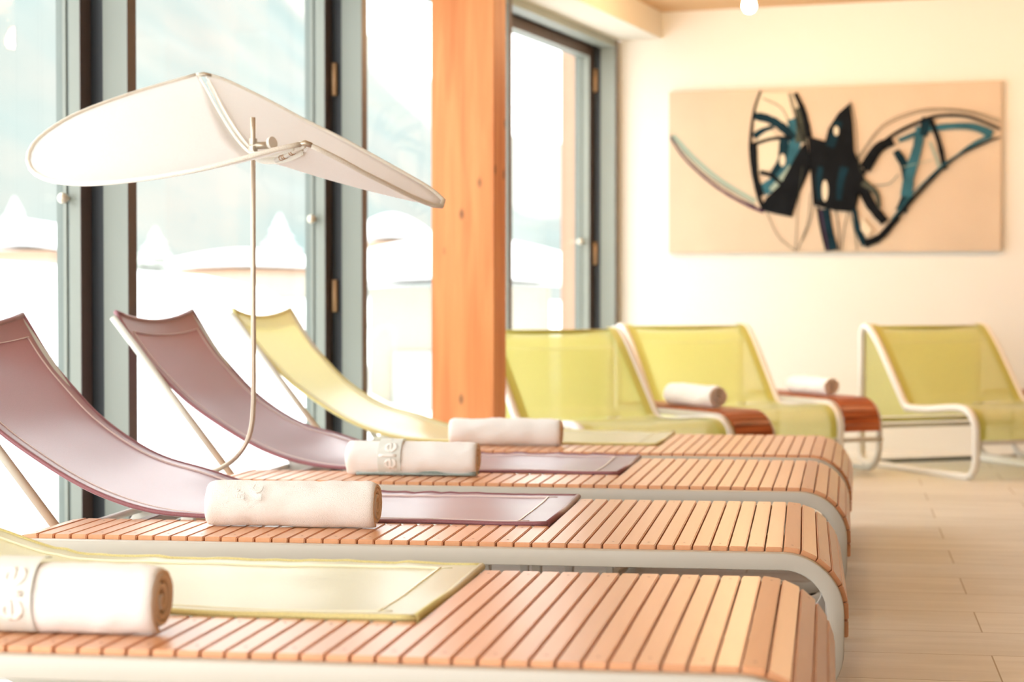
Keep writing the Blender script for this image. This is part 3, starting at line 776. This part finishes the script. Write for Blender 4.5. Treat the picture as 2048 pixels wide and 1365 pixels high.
# ------------------------------------------------------------------ painting
PX0, PX1, PZ0, PZ1 = -3.288, -1.222, 1.230, 2.256
PT = thing('wall_painting', 'wide unframed canvas with black and teal abstract brush strokes on the far wall', 'painting', ((PX0+PX1)/2, YF-.001, PZ0))
bm = bmesh.new(); box(bm, PX0-(PX0+PX1)/2, PX1-(PX0+PX1)/2, -.035, 0, 0, PZ1-PZ0, .002)
cv = plain('painted_canvas', srgb(204, 183, 158), .85, bump=.15, bscale=300, var=.05, vscale=3)
link('canvas', bm, cv, PT)
SP = dict(Specular_IOR_Level=.15)
pm = [plain('paint_black', srgb(16, 18, 21), .85, var=.4, vscale=14, **SP), plain('paint_dark_teal', srgb(16, 44, 54), .85, var=.35, vscale=12, **SP), plain('paint_teal', srgb(50, 96, 108), .85, var=.3, vscale=10, **SP),
      plain('paint_pale_teal', srgb(150, 164, 150), .85, **SP), plain('paint_purple', srgb(74, 46, 68), .85, **SP), plain('paint_cream', srgb(214, 200, 174), .85, **SP), plain('paint_grey', srgb(70, 72, 62), .85, **SP)]
lay = [0]
def pmap(x, y):
    s = (x-110)/1805; s = max(.002, min(.998, s)); yt = 160-75*s; yb = 1035-23*s; t = max(.004, min(.996, (y-yt)/(yb-yt)))
    return Vector(((s-.5)*(PX1-PX0), 0, (1-t)*(PZ1-PZ0)))
pb = bmesh.new()
def dab(P, mi):
    lay[0] += 1; y = -.0355-.00035*lay[0]
    vs = []
    for p in P:
        q = pmap(*p); q.y = y; vs.append(pb.verts.new(q))
    f = pb.faces.new(vs); f.material_index = mi; bmesh.ops.triangulate(pb, faces=[f])
def stroke(P, w, mi, w2=None):
    w2 = w if w2 is None else w2
    Q = spline([(a, b, 0) for a, b in P], 7); n = len(Q); A = []; B = []
    for i, q in enumerate(Q):
        t = (Q[min(i+1, n-1)]-Q[max(i-1, 0)]).normalized(); nn = Vector((-t.y, t.x, 0))
        ww = (w+(w2-w)*i/(n-1))*(1+.18*noise.noise(Vector((i*.5, w, lay[0]))))
        A.append(q+nn*ww/2); B.append(q-nn*ww/2)
    lay[0] += 1; y = -.0355-.00035*lay[0]; V = []
    for p, q in zip(A, B):
        a, b = pmap(p.x, p.y), pmap(q.x, q.y); a.y = b.y = y; V.append((pb.verts.new(a), pb.verts.new(b)))
    for (a, b), (c, d) in zip(V, V[1:]): pb.faces.new((a, c, d, b)).material_index = mi
def oval(cx, cy, a, b, mi): dab([(cx+a*cos(t*pi/8), cy+b*sin(t*pi/8)) for t in range(16)], mi)
stroke([(130, 395), (250, 515), (400, 635), (600, 750)], 34, 3, 26)
stroke([(112, 400), (200, 520), (330, 635), (450, 715), (580, 780), (650, 805)], 10, 4, 22)
stroke([(112, 385), (210, 505), (340, 620), (600, 775)], 5, 6)
dab([(625, 160), (815, 160), (880, 400), (800, 420), (700, 330), (592, 280)], 5)
stroke([(800, 300), (825, 400), (770, 560), (700, 650), (640, 690)], 60, 2, 70)
stroke([(835, 240), (850, 330), (850, 430)], 40, 6, 60)
dab([(595, 300), (650, 310), (740, 420), (720, 560), (620, 600), (600, 450)], 5)
stroke([(590, 285), (680, 305), (760, 355), (810, 410)], 44, 1, 50)
stroke([(590, 400), (640, 365), (700, 345)], 40, 1, 20)
stroke([(590, 440), (690, 410), (800, 400)], 20, 0)
stroke([(760, 410), (745, 520), (690, 610)], 60, 1, 30)
oval(750, 525, 16, 34, 5)
stroke([(700, 700), (760, 620), (800, 560)], 60, 3, 30)
stroke([(628, 150), (592, 260), (572, 430), (582, 560), (612, 700), (645, 790)], 12, 0, 26)
stroke([(592, 430), (602, 600), (640, 720)], 40, 0, 22)
stroke([(625, 590), (690, 610), (745, 655)], 24, 0)
dab([(885, 420), (908, 560), (840, 720), (805, 835), (700, 815), (625, 795), (660, 730), (740, 655), (800, 545), (850, 455)], 0)
stroke([(820, 160), (868, 270), (895, 400)], 24, 0, 40)
for a in (-30, -18, 14): stroke([(812+a, 160), (848+a, 290), (880+a*.5, 420)], 5, 0)
stroke([(640, 190), (740, 240), (790, 330)], 4, 6)
stroke([(660, 800), (730, 940), (825, 1018)], 4, 6); stroke([(905, 700), (890, 860), (835, 1018)], 4, 6)
stroke([(860, 560), (835, 800), (825, 1018)], 4, 6); stroke([(905, 560), (925, 700), (905, 850), (860, 960)], 5, 6)
stroke([(975, 790), (995, 900), (1030, 1018)], 70, 1, 60)
stroke([(945, 780), (965, 900), (992, 1018)], 16, 0, 10); stroke([(960, 790), (985, 920), (1005, 1018)], 8, 4)
stroke([(1045, 790), (1060, 900), (1062, 1018)], 6, 0); stroke([(1110, 800), (1090, 900), (1075, 1018)], 5, 6); stroke([(1120, 800), (1150, 930), (1160, 1018)], 5, 6)
dab([(890, 395), (985, 420), (1140, 470), (1195, 590), (1160, 700), (1150, 805), (1040, 798), (920, 768), (905, 560)], 0)
dab([(1118, 212), (1134, 330), (1142, 480), (985, 422), (1003, 350), (1055, 268)], 0)
stroke([(1060, 310), (1030, 400), (1010, 450)], 40, 1, 50)
stroke([(1090, 560), (1070, 640), (1060, 740)], 46, 1, 30); stroke([(960, 560), (950, 650), (960, 740)], 30, 1)
oval(1045, 365, 14, 26, 5); oval(985, 690, 17, 58, 5)
stroke([(1120, 200), (1150, 330), (1160, 480), (1180, 590)], 5, 6)
stroke([(1165, 620), (1230, 760), (1310, 860)], 60, 0, 50)
stroke([(1190, 640), (1260, 700), (1280, 780)], 40, 6, 20)
stroke([(1145, 790), (1165, 900), (1205, 985)], 26, 1, 40)
stroke([(1200, 980), (1290, 935), (1380, 830)], 44, 0, 30)
dab([(1180, 830), (1240, 900), (1215, 945), (1180, 900)], 5)
stroke([(1200, 570), (1270, 460), (1350, 415)], 66, 0, 50)
stroke([(1365, 470), (1415, 560), (1430, 690), (1395, 800)], 40, 1, 60)
stroke([(1495, 340), (1480, 450), (1440, 600), (1420, 720)], 46, 2, 60)
stroke([(1545, 420), (1575, 500), (1600, 570)], 14, 3)
stroke([(1380, 415), (1550, 350), (1750, 335), (1870, 378)], 22, 2, 44)
stroke([(1865, 385), (1760, 440), (1650, 530)], 24, 2, 12)
stroke([(1530, 290), (1510, 390)], 54, 1, 40)
stroke([(1550, 300), (1595, 430), (1625, 570)], 24, 0, 28)
stroke([(1190, 600), (1250, 480), (1350, 385), (1500, 308), (1600, 278), (1750, 285), (1915, 350)], 20, 0, 14)
for d in (0, 14): stroke([(1165, 520-d), (1290, 350-d), (1450, 272-d), (1600, 248-d*.5), (1760, 262-d*.5), (1915, 318-d)], 4, 6)
stroke([(1290, 930), (1350, 860), (1450, 740), (1600, 575), (1700, 490), (1820, 430), (1915, 392)], 30, 0, 8)
stroke([(1340, 850), (1460, 700), (1600, 560), (1720, 470)], 8, 2)
stroke([(1250, 660), (1330, 650), (1380, 600)], 5, 2); stroke([(1400, 560), (1560, 520)], 4, 3)
link('brush_strokes', pb, pm, PT)

# ------------------------------------------------------------------ outside: snow, chalets, trees, mountain
def grid(nm, fx, nu, nv, mat, **k):
    bm = bmesh.new(); g = [[bm.verts.new(fx(i/nu, j/nv)) for j in range(nv+1)] for i in range(nu+1)]
    for i in range(nu):
        for j in range(nv): bm.faces.new((g[i][j], g[i+1][j], g[i+1][j+1], g[i][j+1])).smooth = True
    bmesh.ops.recalc_face_normals(bm, faces=bm.faces)
    return tag(link(nm, bm, mat), **k)
def ground(x, y):
    d = -x-4.2
    h = -.35 + .012*max(0, d) + .5*noise.noise(Vector((x*.08, y*.08, 1)))*min(1, max(0, d)/12)
    zc = -x*SN+y*CT; xc = x*CT+y*SN
    px = 1024+xc/zc*F if zc > 1 else 0
    h += 1.45*math.exp(-((zc-26)/7)**2)*(1/(1+math.exp((px-660)/60)))      # snow bank on the left
    return h
def gnd(a, b):
    x = -4.02-110*a**1.8; y = -8+170*b**1.4
    return Vector((x, y, ground(x, y)))
grid('snow_ground', gnd, 70, 90, M['snow'], kind='structure')
def mount(a, b):
    # ridge far to the left and ahead, across the valley
    ang = radians(-8 + 52*a)  # left of +Y
    r = 170+150*b
    base = Vector((-sin(ang)*r, cos(ang)*r, 0))
    dg = -8 + 52*a
    top = 18+5.2*(max(0, dg-19.45)) + .9*max(0, dg-30) - .6*max(0, 19.45-dg)
    h = b*top*(1+.12*noise.noise(Vector((a*9, b*2, 3)))) - 3 + 1.6*noise.noise(Vector((a*40, b*14, 0)))
    return Vector((base.x, base.y, h))
grid('mountain_slope', mount, 90, 40, M['hill'], kind='structure')
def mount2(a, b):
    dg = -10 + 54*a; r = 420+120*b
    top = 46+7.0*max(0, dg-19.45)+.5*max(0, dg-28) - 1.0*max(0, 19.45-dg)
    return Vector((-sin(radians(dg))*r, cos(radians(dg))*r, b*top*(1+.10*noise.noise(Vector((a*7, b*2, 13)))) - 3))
grid('fog_fade_ridge', mount2, 60, 12, plain('fog_pale_slope', srgb(142, 142, 136), .9, var=.04, vscale=.02), kind='structure')  # ridge added behind; its lighter colour paints the fog fade

def chalet(label, x0px, x1px, ytop, yeave, ybase, zc, depth, over=.5, wood_band=True, win=()):
    """simple house with a thick snow roof seen through the glass"""
    A = pix(x0px, ybase, zc); B = pix(x1px, ybase, zc); cen = (A+B)/2
    w = (x1px-x0px)/F*zc; base = min(A.z, B.z) - .6
    ez = CZ-(yeave-HOR)/F*zc; tz = CZ-(ytop-HOR)/F*zc
    H = thing('chalet', label, 'house', (cen.x, cen.y, base), TH, 'snowed-in houses beyond the windows')
    ez -= base; tz -= base
    bm = bmesh.new(); box(bm, -w/2+over*.6, w/2-over*.6, 0, depth, 0, ez, 0)
    link('wall', bm, M['chalet'], H)
    if wood_band:
        bm = bmesh.new(); box(bm, -w/2+over*.5, w/2-over*.5, -.04, depth+.04, ez*.80, ez*.99, 0); link('timber_band', bm, M['chalet_wood'], H)
    bm = bmesh.new(); N = 14; g = []
    th = (tz-ez)
    for i in range(N+1):
        s = i/N*2-1; row = []
        for yy, k in ((-over, 0), (-over+.1, 1), (depth*.5, 1), (depth+over-.1, 1), (depth+over, 0)):
            row.append(bm.verts.new((s*(w/2+over*.2), yy, ez+th*(.38*k+.62*(1-abs(s)**1.7))*(1 if k else .25)+.02)))
        g.append(row)
    for i in range(N):
        for j in range(4): bm.faces.new((g[i][j], g[i+1][j], g[i+1][j+1], g[i][j+1])).smooth = True
    for i in range(N): bm.faces.new((g[i][0], g[i][4], g[i+1][4], g[i+1][0]))
    for i in (0, N): bm.faces.new(g[i])
    bmesh.ops.recalc_face_normals(bm, faces=bm.faces)
    link('snow_roof', bm, M['snow_roof'], H)
    for (fx, fz, fw, fh) in win:
        bm = bmesh.new(); box(bm, -w/2+fx*w-fw/2, -w/2+fx*w+fw/2, -.05, .05, fz*ez-fh/2, fz*ez+fh/2); link('house_window', bm, M['chalet_glass'], H)
    return H
chalet('low outbuilding with thick snow on its roof beyond the windows right of centre', 660, 1180, 478, 576, 850, 21, 6, over=.7, wood_band=False, win=((.32, .45, .42, .9), (.62, .45, .42, .9)))
chalet('snow-roofed house behind the outbuilding, left of the timber post', 720, 850, 430, 482, 520, 58, 8, win=((.4, .6, .5, .5),))
chalet('long low snow-roofed house with an orange timber strip beyond the second window', 345, 640, 500, 538, 556, 62, 9)
chalet('small snowy house farthest left beyond the first window', -40, 120, 440, 500, 556, 60, 8)
def conifer(label, x, y, zc, h, rad):
    p = pix(x, y, zc); T = thing('snowy_conifer', label, 'tree', (p.x, p.y, p.z-.5), 0, 'snow-covered trees beyond the windows')
    bm = bmesh.new(); tube(bm, [(0, 0, 0), (0, 0, h*.95)], rad*.07, 8); link('trunk', bm, M['bark'], T)
    bm = bmesh.new(); rnd = random.Random(int(x))
    for t in range(9):
        z0 = h*(.12+.095*t); r = rad*(1-t/9.6); n = 18
        top = bm.verts.new((0, 0, z0+h*.17)); ring_ = [bm.verts.new((r*cos(2*pi*k/n)*(.8+.35*rnd.random()), r*sin(2*pi*k/n)*(.8+.35*rnd.random()), z0-.05*h*rnd.random())) for k in range(n)]
        for k in range(n): bm.faces.new((top, ring_[k], ring_[(k+1) % n]))
    link('foliage', bm, M['tree'], T)
conifer('snow-dusted conifer beyond the second window, left of the pole', 312, 556, 70, 2.2, 1.3)
conifer('snow-dusted conifer beyond the second window, right of the pole', 560, 545, 85, 2.9, 1.6)
conifer('snow-dusted conifer beyond the first window at far left', 30, 556, 80, 3.6, 2.0)
# outdoor timber post seen through the glass door
bm = bmesh.new(); box(bm, -4.60, -4.42, 14.12, 14.40, -.8, 3.2, .004)
op = link('outdoor_post', bm, plain('pale_outdoor_timber', srgb(152, 120, 98), .8, var=.08, vscale=2)); tag(op, 'pale timber post standing outside the glass door', 'post')

# ------------------------------------------------------------------ light
w = bpy.data.worlds.new('overcast'); S.world = w; w.use_nodes = True; nt = w.node_tree
bg = nt.nodes['Background']; bg.inputs['Color'].default_value = (.985, .995, 1.0, 1); bg.inputs['Strength'].default_value = 1.3

# ------------------------------------------------------------------ camera
cam = bpy.data.cameras.new('camera'); co = bpy.data.objects.new('camera', cam); COL.objects.link(co)
cam.sensor_width = 36; cam.lens = F/2048*36; cam.clip_end = 2000; cam.clip_start = .05
co.location = (0, 0, CZ); co.rotation_euler = (pi/2-atan((682.5-HOR)/F), 0, TH)
cam.dof.use_dof = True; cam.dof.focus_distance = 4.95; cam.dof.aperture_fstop = 3.2
S.camera = co
S.view_settings.view_transform = 'Standard'; S.view_settings.look = 'None'; S.view_settings.gamma = 1
S.view_settings.use_curve_mapping = False; S.view_settings.exposure = 1.98
